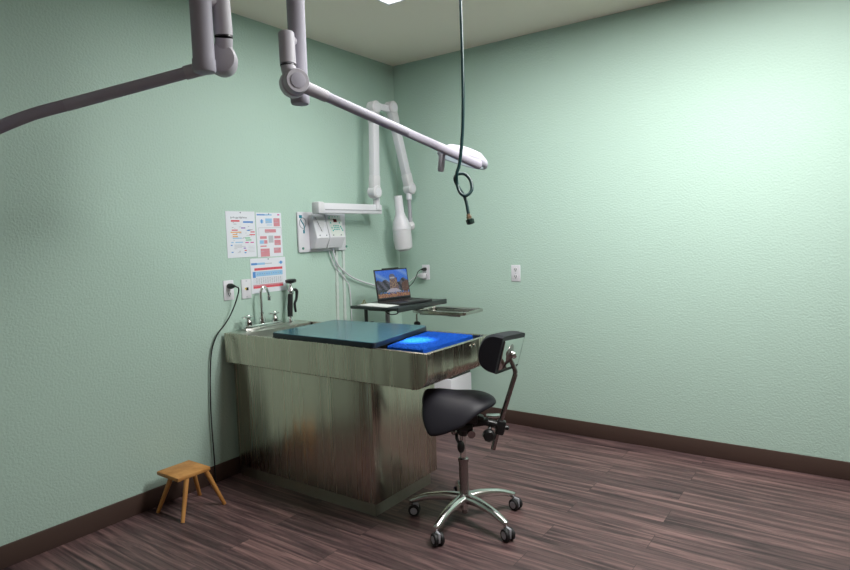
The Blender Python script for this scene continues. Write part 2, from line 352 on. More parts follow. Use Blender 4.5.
for side in (1, -1):
    rings = []
    for i in range(NR + 1):
        r = math.sin(i / NR * math.pi / 2)
        rings.append([b.bm.verts.new(seat_pt(r, 2 * math.pi * j / NT, side)) for j in range(NT)] if i else [b.bm.verts.new(seat_pt(0, 0, side))])
    for j in range(NT):
        k = (j + 1) % NT; b.bm.faces.new((rings[0][0], rings[1][j], rings[1][k]))
        for i in range(1, NR): b.bm.faces.new((rings[i][j], rings[i + 1][j], rings[i + 1][k], rings[i][k]))
bmesh.ops.remove_doubles(b.bm, verts=b.bm.verts[:], dist=.0004)
obj('seat', b, VINYL, t, ang=80)
b = B(); b.box((.0, 0, .545), (.15, .10, .075), .01); b.box((.06, 0, .535), (.10, .05, .03), .008, Matrix.Rotation(.3, 3, 'Y')); obj('seat_pan', b, BLACK, t)
# backrest bracket, rod, pad
b = B(); b.tube([(.03, 0, .50), (.10, 0, .505), (.16, 0, .492), (.195, 0, .478)], [.016, .018, .018, .016], 12, smooth=3); b.box((.192, 0, .475), (.045, .045, .075), .01, Matrix.Rotation(.25, 3, 'Y')); b.lathe([(.012, 0), (.012, .03), (.008, .035)], (.2, 0, .475), (1, 0, -.2), 12); obj('backrest_bracket', b, BLACK, t)
b = B(); b.box((.16, .02, .528), (.07, .05, .012), .004); obj('bracket_plate', b, CHROME, t)
b = B()
prof = []
b.lathe([(.0, 0), (.022, .0), (.031, .008), (.033, .03), (.028, .045), (0, .047)], (.128, -.075, .452), (0, 1, .0), 8); b.tube([(.128, -.03, .455), (.14, 0, .48)], .01, 10); obj('tension_knob', b, BLACK, t)
b = B(); b.tube([(.152, 0, .361), (.186, 0, .48), (.266, 0, .722), (.272, 0, .748), (.270, 0, .768), (.252, 0, .815), (.240, .0, .842)], [.0125, .0125, .0125, .0125, .012, .0115, .011], 14, smooth=4); obj('backrest_rod', b, DCHROME, t)
latv = V((.43, .90, -.10)).normalized(); upv = (V((.255, 0, .967)) - latv * V((.255, 0, .967)).dot(latv)).normalized(); nrm = latv.cross(upv).normalized()
if nrm.x < 0: nrm = -nrm          # points rearward
pc = V((.2600, .0, .847)); Wd = .190
# pad centre a little forward of the rod ball
pc = pc - nrm * .012 + latv * .024
b = B(); K = 20; LSEG = 16
secs = []
for i in range(LSEG + 1):
    s_ = -1 + 2 * i / LSEG; e = math.sqrt(max(0, 1 - abs(s_) ** 10)); sc = .90 + .10 * e; ring = []
    for k in range(K + 1):
        a = -math.pi / 2 + math.pi * k / K
        vv = math.copysign(abs(math.sin(a)) ** .85, math.sin(a)) * .095 * sc; dd = -(abs(math.cos(a)) ** .62) * .122 * sc * (1 - .08 * s_ * s_) - .004
        ring.append(pc + latv * (s_ * Wd) + upv * vv + nrm * dd)
    secs.append([b.bm.verts.new(p) for p in ring])
for a_, c_ in zip(secs, secs[1:]):
    for k in range(K): b.bm.faces.new((a_[k], a_[k + 1], c_[k + 1], c_[k]))
    b.bm.faces.new((a_[K], a_[0], c_[0], c_[K]))
b.bm.faces.new(secs[0]); b.bm.faces.new(secs[-1][::-1])
pad = obj('backrest_pad', b, VINYL, t, ang=60)
def frame_box(c, du, dv, dn, bev=.004):
    bb_ = B(); bb_.box((0, 0, 0), (du, dv, dn), bev); rm = Matrix((latv, upv, nrm)).transposed()
    for v in bb_.bm.verts: v.co = rm @ v.co + c
    return bb_
obj("back_plate", frame_box(pc - latv * .004, .315, .148, .010, .003), MIRROR, t, label='mirror polished back plate')
b = B(); b.lathe([(.052, 0), (.050, .004), (.022, .012), (.02, .02), (0, .02)], pc + nrm * .003 - latv * .044, nrm, 28); obj('mount_disc', b, DCHROME, t)
b = B(); b.ball(pc + nrm * .024 - latv * .044, .019); obj('ball_joint', b, CHROME, t)

# ------------------------------------------------------------------ ceiling mounted exam lights
def exam_light(label, loc, rz):
    t = thing('exam_light', label, 'exam light', loc, rz, 'ceiling mounted exam lights')
    o = V((1.150, -2.160, H))
    def W(x, y, z): return V((x, y, z)) - o
    b = B(); b.lathe([(.10, -.0), (.10, -.03), (.06, -.05), (.04, -.05)], (0, 0, 0)); obj('ceiling_canopy', b, WHITE, t)
    b = B(); b.lathe([(.04, -.02), (.038, -.70), (.038, -.80)]); obj('pole', b, WHITE, t)
    b = B(); b.lathe([(.041, -.765), (.041, -.800), (.037, -.808), (.02, -.812), (0, -.812)]); obj('pole_cap', b, WHITE, t)
    so, sb = W(1.164, -2.235, 2.322), W(1.176, -2.244, 2.19)
    b = B(); b.tube([so, (so + sb) / 2, sb], [.034, .034, .034], 24); b.tube([so + V((0, 0, .008)), so], [.028, .034], 24); b.tube([W(1.166, -2.235, 2.30), W(1.150, -2.165, 2.30)], .022, 14); obj('stub_tube', b, GREYL, t)
    b = B(); b.tube([sb + V((.0, 0, -.002)), sb + V((.0, 0, -.008))], .033, 20); obj('gap_ring', b, BLACK, t)
    axv = V((.90, -.43, 0)).normalized(); jc = W(1.222, -2.250, 2.108)
    b = B(); b.lathe([(.03, -.062), (.050, -.057), (.057, -.045), (.057, -.008), (.051, -.004), (.051, .028), (.047, .036), (0, .036)], jc, axv, 36); b.tube([sb + V((0, 0, -.008)), sb + V((.01, -.002, -.035)), jc + V((-.012, .004, .02))], [.032, .032, .040], 22, smooth=3); obj('elbow_joint', b, GREYL, t)
    b = B(); b.lathe([(.032, .0), (.032, .003), (.029, .004), (0, .004)], jc + axv * .0355, axv, 32); obj('joint_cap', b, WHITE, t)
    a0, a2, a3 = jc + V((.01, .02, -.01)), W(1.471, -1.590, 1.888), W(1.606, -1.412, 1.796); a1 = a0 + (a2 - a0) * .17
    b = B(); b.tube([a0, a1], [.027, .025], 20); obj('arm_socket', b, GREYL, t)
    a1b = a1 + (a2 - a1) * .72
    b = B(); b.tube([a1, a1b], .0215, 20); obj('arm', b, WHITE, t)
    b = B(); b.tube([a1b, a2 + (a1 - a2) * .1, a2 + (a3 - a2) * .3, a2 + (a3 - a2) * .7, a3, a3 + (a3 - a2).normalized() * .018], [.0215, .0215, .023, .025, .025, .014], 20, flat=((0, 0, 1), .6), smooth=3); obj('yoke', b, mat('lamp_yoke_grey', (.34, .32, .38), .6, spec=.3), t)
    hc = W(1.490, -1.362, 1.850); u1 = V((.204, .139, -.082)).normalized(); u2 = V((-.56, .82, .0)).normalized(); nn = u1.cross(u2).normalized()
    b = B(); b.lathe([(.05, .044), (.09, .036), (.124, .012), (.134, -.004), (.134, -.022), (.126, -.030), (.12, -.028)], hc, nn, 44); b.lathe([(0, .046), (.05, .044)], hc, nn, 44); hd = obj('lamp_head', b, WHITE, t, ang=45)
    b = B(); b.lathe([(0, -.025), (.117, -.025), (.117, -.028), (0, -.029)], hc, nn, 44); obj('lens', b, emis('lit_lens', (.75, .88, 1), .3), hd)
    hh = W(1.438, -1.482, 1.845); b = B(); b.lathe([(.0, .01), (.017, .01), (.017, -.065), (.013, -.075), (0, -.076)], hh, (.1, .06, 1), 20); obj('handle', b, GREYL, t)
    return t, hc, nn
lamp, hc, nn = exam_light('grey white exam light whose arm reaches right over the steel table from the ceiling pole', (1.150, -2.160, H), 0)
sp = bpy.data.lights.new('exam_spot', 'SPOT'); sp.energy = 270; sp.color = (.55, .95, 1); sp.spot_size = math.radians(13.5); sp.spot_blend = 1; sp.shadow_soft_size = .03
spo = bpy.data.objects.new('exam_spot', sp); COL.objects.link(spo); p0 = lamp.location + hc - nn * .04; spo.location = p0
spo.rotation_euler = (V((1.27, -1.53, .9)) - p0).to_track_quat('-Z', 'Y').to_euler()
rz = math.radians(160)
l2 = copy_tree(lamp); l2.rotation_euler = (0, 0, rz); l2.location = V((1.227, -2.694, H + .02))
l2['label'] = 'second exam light cut off at the upper left edge with its rounded grey elbow'

# air hose hanging from the ceiling, knotted
t = thing('air_hose', 'dark green air hose hanging from the ceiling with a knot near its brass end', 'hose', (1.62, -1.58, H))
o = V((1.62, -1.58, H))
def hp(*q): return [V(p) - o for p in q]
b = B(); b.tube(hp((1.622, -1.575, 2.85), (1.622, -1.565, 2.542), (1.633, -1.579, 2.263), (1.640, -1.601, 1.983), (1.633, -1.625, 1.797),
      (1.6225, -1.640, 1.735), (1.620, -1.637, 1.690), (1.638, -1.640, 1.645), (1.664, -1.632, 1.630), (1.679, -1.605, 1.655), (1.668, -1.592, 1.700), (1.642, -1.600, 1.733),
      (1.618, -1.625, 1.733), (1.611, -1.640, 1.712), (1.617, -1.628, 1.680), (1.636, -1.612, 1.640), (1.652, -1.612, 1.605), (1.664, -1.618, 1.560), (1.668, -1.620, 1.545)), .0080, 12, smooth=6); obj('tubing', b, HOSE, t)
b = B(); b.lathe([(.013, 0), (.013, .02), (.010, .022), (.010, .03)], V((1.676, -1.622, 1.515)) - o, (-.28, 0, 1), 6); obj('fitting', b, BRASS, t)
b = B(); b.lathe([(.011, 0), (.019, .003), (.020, .022), (.014, .026)], V((1.681, -1.622, 1.497)) - o, (-.25, 0, 1), 10); obj('end_cap', b, HOSEC, t)
b = B(); b.lathe([(.03, 0), (.03, -.012), (.012, -.02)], (.002, .005, 0)); obj('ceiling_flange', b, WPLAS, t)

# ------------------------------------------------------------------ x-ray unit on the left wall
t = thing('xray_control_unit', 'white wall mounted dental xray control unit with teal buttons and round logo', 'control unit', (0, -.9, 1.5))
def Wc(x, y, z): return (x, y + .9, z - 1.5)
b = B(); b.box(Wc(.009, -.912, 1.502), (.018, .478, .28), .008); obj('wall_plate', b, WPLAS, t)
PY0, PY1 = -1.052, -.765
for (ya_, yb_) in ((PY0, -.928), (-.922, PY1)):
    prof = [(.018, 1.622), (.052, 1.625), (.096, 1.46), (.092, 1.450), (.060, 1.385), (.018, 1.385)]
    b = B(); b.prism([Wc(x, ya_, z) for x, z in prof], (0, 0, 0), (0, yb_ - ya_, 0)); obj('housing', b, WPLAS, t, bevel=.004)
def face_pt(y, s, e=.0012):     # s 0 top .. 1 bottom of the sloped front
    return Wc(.052 + .044 * s + e, y, 1.625 - .165 * s)
def face_rect(b, y0, y1, s0, s1, e=.0012): b.quad(face_pt(y0, s0, e), face_pt(y1, s0, e), face_pt(y1, s1, e), face_pt(y0, s1, e))
PF = lambda q: -.905 + q * .13       # across the control panel
b = B(); face_rect(b, PF(0), PF(1), .04, .96, .0018); b.m(1)
for q in range(4): face_rect(b, PF(.12 + .22 * q), PF(.18 + .22 * q), .08, .12, .003)
for q in range(3):
    for r_ in range(4): face_rect(b, PF(.30 + r_ * .12), PF(.38 + r_ * .12), .47 + q * .08, .52 + q * .08, .003)
for dy, s_ in ((.10, .33), (.80, .33), (.06, .13), (.12, .55), (.17, .66), (.82, .5), (.88, .58), (.92, .66)): face_rect(b, PF(dy), PF(dy + .08), s_, s_ + .07, .003)
obj('control_panel', b, [mat('panel_face', (.66, .69, .66), .4), INK['teal']], t, label='control panel with teal button marks')
b = B(); face_rect(b, PF(.38), PF(.66), .20, .34, .003); obj('display', b, INK['dred'], t, label='small dark red digital display')
for dy in (-.885, -.805, -1.02, -.955):
    b = B(); b.lathe([(.005, 0), (.005, .003), (0, .003)], face_pt(dy, .90, .002), (1, 0, .28), 10); obj('screw', b, INK['grey'], t)
b = B(); b.prism([face_pt(-1.03, .1, .0), face_pt(-.945, .1, .0), face_pt(-.980, .72, .0), face_pt(-.995, .72, .0)], (0.001, 0, 0), (.009, 0, 0)); obj('holster_recess', b, WPLAS2, t)
b = B(); pl = lambda y, z: Wc(.0185, y, z)
lg = Wc(.0195, -1.108, 1.565)
b.m(0); b.tube([V(lg) + V((0, .030 * math.cos(a), .036 * math.sin(a))) for a in [2 * math.pi * k / 24 for k in range(25)]], .0022, 6)
b.m(1); b.tube([V(lg) + V((0, -.02, .03)), V(lg) + V((0, -.01, .01)), V(lg) + V((0, .012, -.02)), V(lg) + V((0, .008, -.055))], .0035, 6, smooth=4); b.box(V(lg) + V((0, -.018, .045)), (.002, .025, .02)); b.box(V(lg) + V((0, .008, -.06)), (.002, .014, .022))
obj('logo', b, [INK['grey'], flat('logo_teal', (.03, .22, .30))], t, label='round teal and grey instrument logo')
for y, z in ((-1.115, 1.39), (-.675, 1.39)):
    b = B(); b.lathe([(.009, 0), (.009, .004), (.004, .005)], Wc(.018, y, z), (1, 0, 0), 14); obj('mounting_bolt', b, flat('bolt_green', (.08, .25, .2)), t)

t = thing('dental_xray_machine', 'white folding wall mounted dental xray arm with tube head in the room corner', 'xray machine', (.0, -1.1, 1.66))
def Wa(x, y, z): return V((x, y + 1.1, z - 1.66))
b = B(); b.box(Wa(.062, -.93, 1.668), (.124, .07, .045), .006); obj('wall_bracket', b, WPLAS, t)
b = B(); b.box(Wa(.15, -1.082, 1.664), (.072, .06, .082), .012); obj('rail_end_cap', b, WPLAS2, t)
b = B(); b.box(Wa(.15, -.745, 1.662), (.062, .625, .070), .006); obj('rail', b, WPLAS, t)
b = B(); b.box(Wa(.1822, -.745, 1.652), (.003, .60, .006)); obj('rail_groove', b, GREYP, t)
b = B(); b.lathe([(.026, -.02), (.026, .07)], Wa(.17, -.485, 1.68)); obj('neck', b, WPLAS, t)
XA = .19
def link(p, q, wdt, name='arm_tube'):
    p, q = V(p), V(q); d = (q - p); an = math.atan2(d.y, d.z); rm = Matrix.Rotation(-an, 3, 'X')
    b = B(); b.box((0, 0, 0), (.055, wdt, d.length), .010, rm)
    for v in b.bm.verts: v.co += (p + q) / 2
    return obj(name, b, WPLAS, t)
A0, A1, A2, A3 = Wa(XA, -.525, 1.79), Wa(XA, -.500, 2.415), Wa(XA, -.290, 2.445), Wa(XA, -.085, 1.835)
link(A0, A1, .068); link(A2, A3, .068)
def knuckle(c, dirv):
    b = B(); b.lathe([(.035, -.036), (.048, -.030), (.048, .030), (.040, .037), (0, .037)], c, (1, 0, 0), 30)
    d = V(dirv).normalized(); rm = Matrix.Rotation(-math.atan2(d.y, d.z), 3, 'X'); b2 = B(); b2.box((0, 0, 0), (.062, .078, .13), .014, rm)
    for v in b2.bm.verts: v.co += V(c) + d * .06
    me = bpy.data.meshes.new('tmp'); b2.bm.to_mesh(me); b.bm.from_mesh(me); bpy.data.meshes.remove(me)
    k = obj('knuckle', b, WPLAS2, t); bb2 = B(); bb2.lathe([(.03, 0), (.03, .002), (0, .003)], V(c) + V((.0365, 0, 0)), (1, 0, 0), 26); obj('knuckle_cap', bb2, WPLAS, k)
knuckle(A0, A1 - A0); knuckle(A1, A0 - A1); knuckle(A2, A3 - A2); knuckle(A3, A2 - A3)
b = B(); b.box((A1 + A2) / 2 + V((0, 0, .0)), (.03, .21, .05), .005); obj('bridge', b, WPLAS, t)
b = B(); b.lathe([(.024, .0), (.024, -.07)], A3 + V((0, -.01, -.02)), (0, .02, 1), 20); obj('wrist', b, WPLAS, t)
b = B(); b.tube([A3 + V((0, -.011, -.06)), A3 + V((0, -.004, -.28))], .016, 14); obj('drop_rod', b, GREYP, t)
b = B(); b.ball(Wa(XA + .0, -.085, 1.535), .035, (1, .9, 1.1)); b.tube([Wa(XA, -.087, 1.60), Wa(XA, -.087, 1.53)], .016, 14); b.tube([Wa(XA, -.10, 1.535), Wa(XA, -.16, 1.535)], .022, 14); obj('head_pivot', b, WPLAS2, t)
b = B(); top = Wa(XA, -.242, 1.772); bot = Wa(XA, -.188, 1.338); ax = (bot - top).normalized(); LN = (bot - top).length
b.lathe([(0, 0), (.031, 0), (.033, .01), (.035, .13), (.045, .165), (.062, .20), (.071, .25), (.073, .262)], top, ax, 32); th = obj('tube_head', b, WPLAS, t)
b = B(); b.lathe([(.0735, .264), (.075, .36), (.070, LN - .02), (.045, LN), (0, LN)], top, ax, 32); obj('head_cover', b, WPLAS2, t)

# raceways and cables on the left wall
def cable(name, label, cat, pts, r, m, group=None, sm=6):
    o = V(pts[0]); b = B(); b.tube([V(p) - o for p in pts], r, 8, smooth=sm); c = obj(name, b, m); c.location = o; return tag(c, label, cat, group)
for x, y0_, y1_, lab in ((.006, -.775, -.792, 'white vertical cable strip below the xray control unit, left one'), (.006, -.702, -.712, 'white vertical cable strip below the xray control unit, right one')):
    b = B(); N_ = 52
    for k in range(N_):
        z = 1.345 - k * .0255; y = y0_ + (y1_ - y0_) * min(1, k / 20)
        b.box((.007, y, z), (.014, .024 if k % 2 else .019, .026))
    c = obj('cable_strip', b, mat('strip_white', (.62, .68, .65), .5)); tag(c, lab, 'cable cover', 'cable strips under the control unit')
cable('xray_cable', 'white cable looping from the control unit down behind the laptop', 'cable', [(.035, -.833, 1.378), (.03, -.825, 1.34), (.03, -.777, 1.248), (.03, -.64, 1.156), (.03, -.50, 1.105), (.03, -.387, 1.074), (.06, -.31, 1.05), (.12, -.28, 1.0), (.15, -.27, .93)], .0065, WPLAS)

cable('xray_cable', 'thin white cable hanging in a short loop under the control unit', 'cable', [(.018, -.86, 1.36), (.018, -.85, 1.33), (.018, -.80, 1.24), (.018, -.745, 1.19), (.018, -.69, 1.13), (.018, -.66, 1.08), (.018, -.65, .95), (.018, -.65, .75)], .004, WPLAS)

# ------------------------------------------------------------------ papers on the wall (local y across, z up)
def poster(name, label, yL, zT, wd, ht, tilt, draw, cat='poster'):
    b = B(); b.m(0).box((.0015, wd / 2, -ht / 2), (.0015, wd, ht))
    mats = [PAPER]; idx = {}
    def R_(c, u0, v0, u1, v1):
        if c not in idx: idx[c] = len(mats); mats.append(INK[c])
        b.m(idx[c]); e = .0026 + .00006 * len(b.bm.faces) * .02
        b.quad((e, u0 * wd, -v1 * ht), (e, u1 * wd, -v1 * ht), (e, u1 * wd, -v0 * ht), (e, u0 * wd, -v0 * ht))
    draw(R_)
    o = obj(name, b, mats); o.location = (0.0005, yL, zT); o.rotation_euler = (tilt, 0, 0); tag(o, label, cat)
    p = B(); p.lathe([(.004, 0), (.004, .004), (0, .005)], (.002, wd / 2, -.008), (1, 0, 0), 10); obj('push_pin', p, INK['grey'], o)
rn = random.Random(7)
def d1(R_):
    x = .16
    for k in range(15):                     # handwriting-like title
        ww = rn.uniform(.018, .035); R_('grey', x, .125 + rn.uniform(-.012, .008), x + ww, .155 + rn.uniform(-.008, .01)); x += ww + .013
    rows = [('red', .17, .19, .46, .225), ('blue', .58, .215, .93, .25)]
    for r_ in rows: R_(*r_)
    for k in range(26):
        u = rn.uniform(.14, .86); v = rn.uniform(.20, .9); R_(rn.choice(['lgrey', 'grey', 'lgrey']), u, v, min(.95, u + rn.uniform(.04, .14)), v + .010)
    for c, u, v, l in (('purple', .5, .35, .15), ('red', .18, .395, .2), ('blue', .70, .405, .1), ('orange', .14, .44, .36), ('orange', .2, .49, .16), ('red', .82, .44, .15), ('red', .78, .5, .2), ('orange', .2, .535, .18), ('sky', .2, .57, .3), ('green', .62, .57, .18), ('green', .64, .615, .2),
                       ('sky', .14, .66, .08), ('sky', .28, .66, .26), ('mag', .62, .67, .12), ('mag', .8, .67, .12), ('blue', .12, .72, .06), ('purple', .55, .79, .08), ('blue', .13, .87, .07), ('red', .58, .84, .08), ('blue', .57, .89, .07)): R_(c, u, v, u + l, v + .022)
    for k in range(5): R_('lgrey', .24, .72 + .015 * k, .5, .726 + .015 * k); R_('lgrey', .72, .76 + .03 * k, .94, .766 + .03 * k)
def d2(R_):
    R_('blue', .04, .035, .34, .065); R_('sky', .34, .035, .62, .065); R_('mag', .84, .03, .93, .06)
    R_('sky', .16, .165, .28, .23); R_('blue', .20, .15, .24, .245); R_('sky', .36, .13, .62, .24); R_('lgrey', .4, .27, .6, .285); R_('sky', .42, .27, .62, .285)
    R_('pink', .68, .125, .93, .31); R_('lgrey', .08, .335, .98, .345)
    for u in (.08, .97): R_('lgrey', u, .34, u + .012, .52)
    R_('pink', .32, .375, .76, .45); R_('lgrey', .45, .52, .64, .68); R_('pink', .12, .53, .38, .59); R_('pink', .68, .53, .93, .59); R_('sky', .1, .62, .26, .70); R_('pink', .27, .62, .4, .70); R_('pink', .68, .62, .93, .74)
    R_('pink', .12, .74, .36, .77); R_('pink', .12, .81, .47, 1 - .01); R_('pink', .64, .80, .92, .92)
    for k in range(12):
        u, v = rn.choice([(.37, .14), (.7, .15), (.34, .39), (.14, .83), (.66, .82), (.7, .64)]); v += rn.uniform(0, .08); R_('lgrey', u, v, u + rn.uniform(.08, .18), v + .008)
def d3(R_):
    R_('blue', .02, .13, .18, .19); R_('sky', .18, .13, .4, .19); R_('lgrey', .4, .15, .6, .175); R_('sky', .8, .13, .92, .18); R_('blue', .84, .11, .89, .2)
    R_('red', .1, .28, .9, .35); R_('lgrey', .05, .38, .9, .40); R_('blue', .05, .38, .13, .55); R_('sky', .14, .38, .9, .52); [R_('lgrey', .05, .56 + .033 * k, .9, .566 + .033 * k) for k in range(6)]; R_('pink', .05, .755, .9, .80); R_('red', .05, .80, .9, .86)
    for k in range(12):
        for v in (.573, .607, .640, .673, .705): R_('grey' if (k + int(v * 30)) % 3 else 'lgrey', .14 + k * .062, v, .168 + k * .062, v + .012)
    for k in range(11): R_('blue' if k % 3 else 'grey', .17 + k * .065, .44, .20 + k * .065, .46)
for nm, lb, a in (('wall_poster', 'white poster with small coloured handwritten notes and a grey title, left of two', (-1.727, 1.640, .222, .288, -.0, d1)), ('wall_poster', 'white flowchart poster with pink and blue boxes beside the notes poster', (-1.497, 1.634, .212, .288, .0, d2)),
                  ('wall_poster', 'landscape chart poster with red and blue table rows hanging lowest of the papers', (-1.560, 1.340, .292, .225, .0, d3))):
    poster(nm, lb, *a)

# outlets and plates
def outlet(label, loc, rz, blank=False):
    t = thing('wall_outlet' if not blank else 'wall_switch_plate', label, 'outlet' if not blank else 'wall plate', loc, rz)
    b = B(); b.box((0, -.003, 0), (.074, .006, .122), .002); obj('cover_plate', b, WPLAS, t)
    if blank:
        b = B(); b.box((.004, -.008, 0), (.016, .006, .018), .001); obj('jack', b, BLACK, t); b = B(); b.box((-.008, -.007, .002), (.008, .004, .012)); obj('yellow_tab', b, INK['yellow'], t)
    else:
        for z in (.026, -.026):
            b = B(); b.lathe([(.0175, 0), (.017, .002), (0, .002)], (0, -.006, z), (0, -1, 0), 20); s_ = obj('socket', b, WPLAS2, t)
            b = B()
            for x in (-.007, .007): b.box((x, -.0085, z + .004), (.0042, .001, .011))
            b.box((0, -.0085, z - .008), (.007, .001, .007)); obj('slots', b, INK['dark'], s_)
    for z in ((.05, -.05) if blank else (0,)):
        b = B(); b.lathe([(.003, 0), (.003, .001), (0, .001)], (0, -.006, z), (0, -1, 0), 10); obj('plate_screw', b, INK['grey'], t)
    return t
outlet('white double outlet alone on the right wall with nothing plugged in', (1.086, 0, 1.151), 0)
outlet('white double outlet behind the laptop with two plugs in it', (.268, 0, 1.152), 0)
outlet('white double outlet at the left edge with a black plug in its top socket', (0, -1.735, 1.155), math.pi / 2)
outlet('white wall plate with a yellow and black jack below the posters', (0, -1.602, 1.152), math.pi / 2, True)
def plug(label, loc, m, d, s=1, name='power_plug'):
    b = B(); dv = V(d).normalized(); b.tube([(0, 0, 0), dv * .022 * s, dv * .036 * s, dv * .05 * s], [.014 * s, .015 * s, .010 * s, .006 * s], 14); o = obj(name, b, m); o.location = loc; return tag(o, label, 'plug')
plug('black power plug in the top socket of the outlet behind the laptop', (.268, -.0095, 1.178), BLACK, (-.1, -1, 0))
b = B(); b.box((0, -.022, 0), (.045, .04, .045), .008); b.box((-.035, -.02, .0), (.03, .025, .03), .006); o = obj('power_adapter', b, WPLAS2); o.location = (.258, -.010, 1.126); tag(o, 'white charger block in the lower socket behind the laptop', 'charger')
cable('electric_cable', 'black cord from the corner outlet down behind the laptop', 'cable', [(.262, -.062, 1.178), (.24, -.075, 1.16), (.22, -.085, 1.11), (.20, -.10, 1.07), (.20, -.16, 1.04), (.25, -.26, 1.02), (.27, -.28, .99)], .0035, BLACK)
cable('charger_cord', 'white thin cord running left from the charger block', 'cable', [(.205, -.03, 1.126), (.18, -.045, 1.11), (.15, -.08, 1.08), (.14, -.16, 1.04), (.17, -.24, .99)], .0028, WPLAS)
plug('black plug in the outlet at the left edge above the sink', (.0095, -1.735, 1.181), BLACK, (1, 0, 0), 1.15)
cable('electric_cable', 'black power cord drooping from the left edge outlet towards the table', 'cable', [(.066, -1.735, 1.181), (.075, -1.715, 1.165), (.06, -1.715, 1.12), (.05, -1.735, 1.06), (.04, -1.765, 1.0), (.03, -1.80, .95), (.02, -1.86, .88), (.015, -1.90, .75), (.015, -1.92, .45), (.02, -1.92, .12), (.03, -1.93, .008)], .0042, BLACK)

# ------------------------------------------------------------------ laptop stand, laptop, papers, tray
t = thing('laptop_cart', 'black topped laptop stand on a grey post behind the steel table', 'stand', (.41, -.56, .01))
b = B(); b.box((0, 0, .948), (.42, .60, .022), .006); obj('desk_top', b, DESK, t)
b = B(); b.box((.218, 0.0, .944), (.016, .60, .036), .005); obj('edge_rail', b, DESK, t)
b = B(); b.box((-.03, -.05, .925), (.2, .3, .02), .004); obj('top_support', b, BLACK, t)
b = B(); b.lathe([(.02, .06), (.02, .5), (.017, .5), (.017, .92)], (-.03, -.10, 0)); obj('post', b, GREYP, t)
b = B(); b.box((-.14, -.21, .88), (.018, .018, .12)); b.box((-.14, -.19, .82), (.018, .10, .018)); obj('hanging_bracket', b, BLACK, t)
b = B()
for s_ in (-1, 1): b.box((-.03, s_ * .12 - .12, .033), (.30, .03, .02), .006)
b.box((-.03, -.12, .045), (.03, .27, .02), .004); obj('cart_base', b, GREYP, t)
for x in (-.16, .10):
    for y in (-.24, .0):
        b = B(); b.lathe([(.012, -.01), (.02, -.008), (.02, .008), (.012, .01)], (x, y, .011), (0, 1, 0), 18); obj('caster', b, RUBBER, t)
cable('adapter_cable', 'black cable loop hanging under the laptop stand', 'cable', [(.47, -.80, .942), (.50, -.805, .922), (.535, -.80, .914), (.575, -.795, .922), (.59, -.79, .942)], .004, BLACK)

hx = math.atan2(-.062, .315)       # laptop turned a little
LA = V((.345, -.705, 0)); LB = V((.400, -.395, 0)); yv = (LB - LA).normalized(); xv = V((yv.y, -yv.x, 0))
t = thing('laptop', 'open black laptop showing a rocky blue sky wallpaper on the stand', 'laptop', ((LA + LB) / 2) + V((-.008, 0, .9695)), math.atan2(xv.y, xv.x))
LW = .325
b = B(); b.box((.115, 0, .010), (.235, LW, .018), .004); obj('laptop_base', b, mat('laptop_black', (.02, .02, .022), .35), t)
b = B()
for i in range(5):
    for j in range(14): b.box((.04 + i * .019, -.135 + j * .0207, .0198), (.016, .0175, .002))
obj('keyboard', b, BLACK, t)
b = B(); b.box((.18, 0, .0195), (.06, .10, .001)); obj('touchpad', b, mat('touchpad', (.06, .06, .065), .3), t)
lid = V((-.17, 0, 1)).normalized(); lt = math.atan2(-.17, 1)
b = B(); b.box((0, 0, .115), (.009, LW, .235), .003); b.box((0, .0, .236), (.009, LW * .5, .008), .002); 
for v in b.bm.verts: v.co = Matrix.Rotation(lt, 3, 'Y') @ v.co + V((0, 0, .015))
obj('lid', b, BLACK, t)
# screen picture: a coarse painted wallpaper
NXs, NZs = 54, 36; b = B(); cols = {}
me = bpy.data.meshes.new('screen'); vs, fs, fc = [], [], []
rs = random.Random(3)
def pix(u, v):      # u 0..1 left-right, v 0..1 bottom-top
    n_ = rs.uniform(-.04, .04)
    ridge = .60 + .06 * math.sin(u * 9) + .04 * math.sin(u * 23 + 1)
    c = (.03 + .10 * max(0, math.sin(u * 7 + v * 9)) ** 3, .13 + .12 * max(0, math.sin(u * 7 + v * 9)) ** 3, .62 - .35 * (1 - v)) if v > ridge else None
    if c is None:
        g = .09 + .06 * math.sin(u * 31 + v * 17); c = (g * .6, g * .58, g * .85) if v > .3 else (.035, .045, .05)
        if u > .78 and v < .62 - (1 - u) * .5: c = (.10, .05, .04)
    if abs(u - .53) < .10 + .05 * (1 - v) and v < .72: c = (.17 + n_ * 3, .11 + n_ * 2, .09)
    if abs(u - .5) < .09 and .66 < v < .86 and abs(u - .5) < .9 * (.88 - v) ** .6 * .4: c = (.10, .10, .16)
    if abs(u - .5) < .07 and .70 < v < .76: c = (.35, .33, .36)
    if v < .16: c = (.25 + n_ * 3, .12 + n_ * 2, .07)
    if .2 < v < .33 and abs(u - .5) < .26 - (v - .2) * 1.2: c = (.34, .31, .36)
    if .13 < v < .22 and rs.random() < .35: c = (.06, .16, .38)
    if v < .04: c = (.03, .03, .04)
    return tuple(max(0, q + n_ * .6) for q in c)
for j in range(NZs + 1):
    for i in range(NXs + 1):
        y = -LW / 2 + .008 + (LW - .016) * i / NXs; z = .018 + .205 * j / NZs
        p = Matrix.Rotation(lt, 3, 'Y') @ V((.0056, y, z)) + V((0, 0, .015)); vs.append(p)
for j in range(NZs):
    for i in range(NXs):
        a = j * (NXs + 1) + i; fs.append((a, a + 1, a + NXs + 2, a + NXs + 1)); fc.append(pix((i + .5) / NXs, (j + .5) / NZs))
me.from_pydata(vs, [], fs); ca = me.color_attributes.new('picture', 'FLOAT_COLOR', 'CORNER')
for p in me.polygons:
    for li in p.loop_indices: ca.data[li].color = (*fc[p.index], 1)
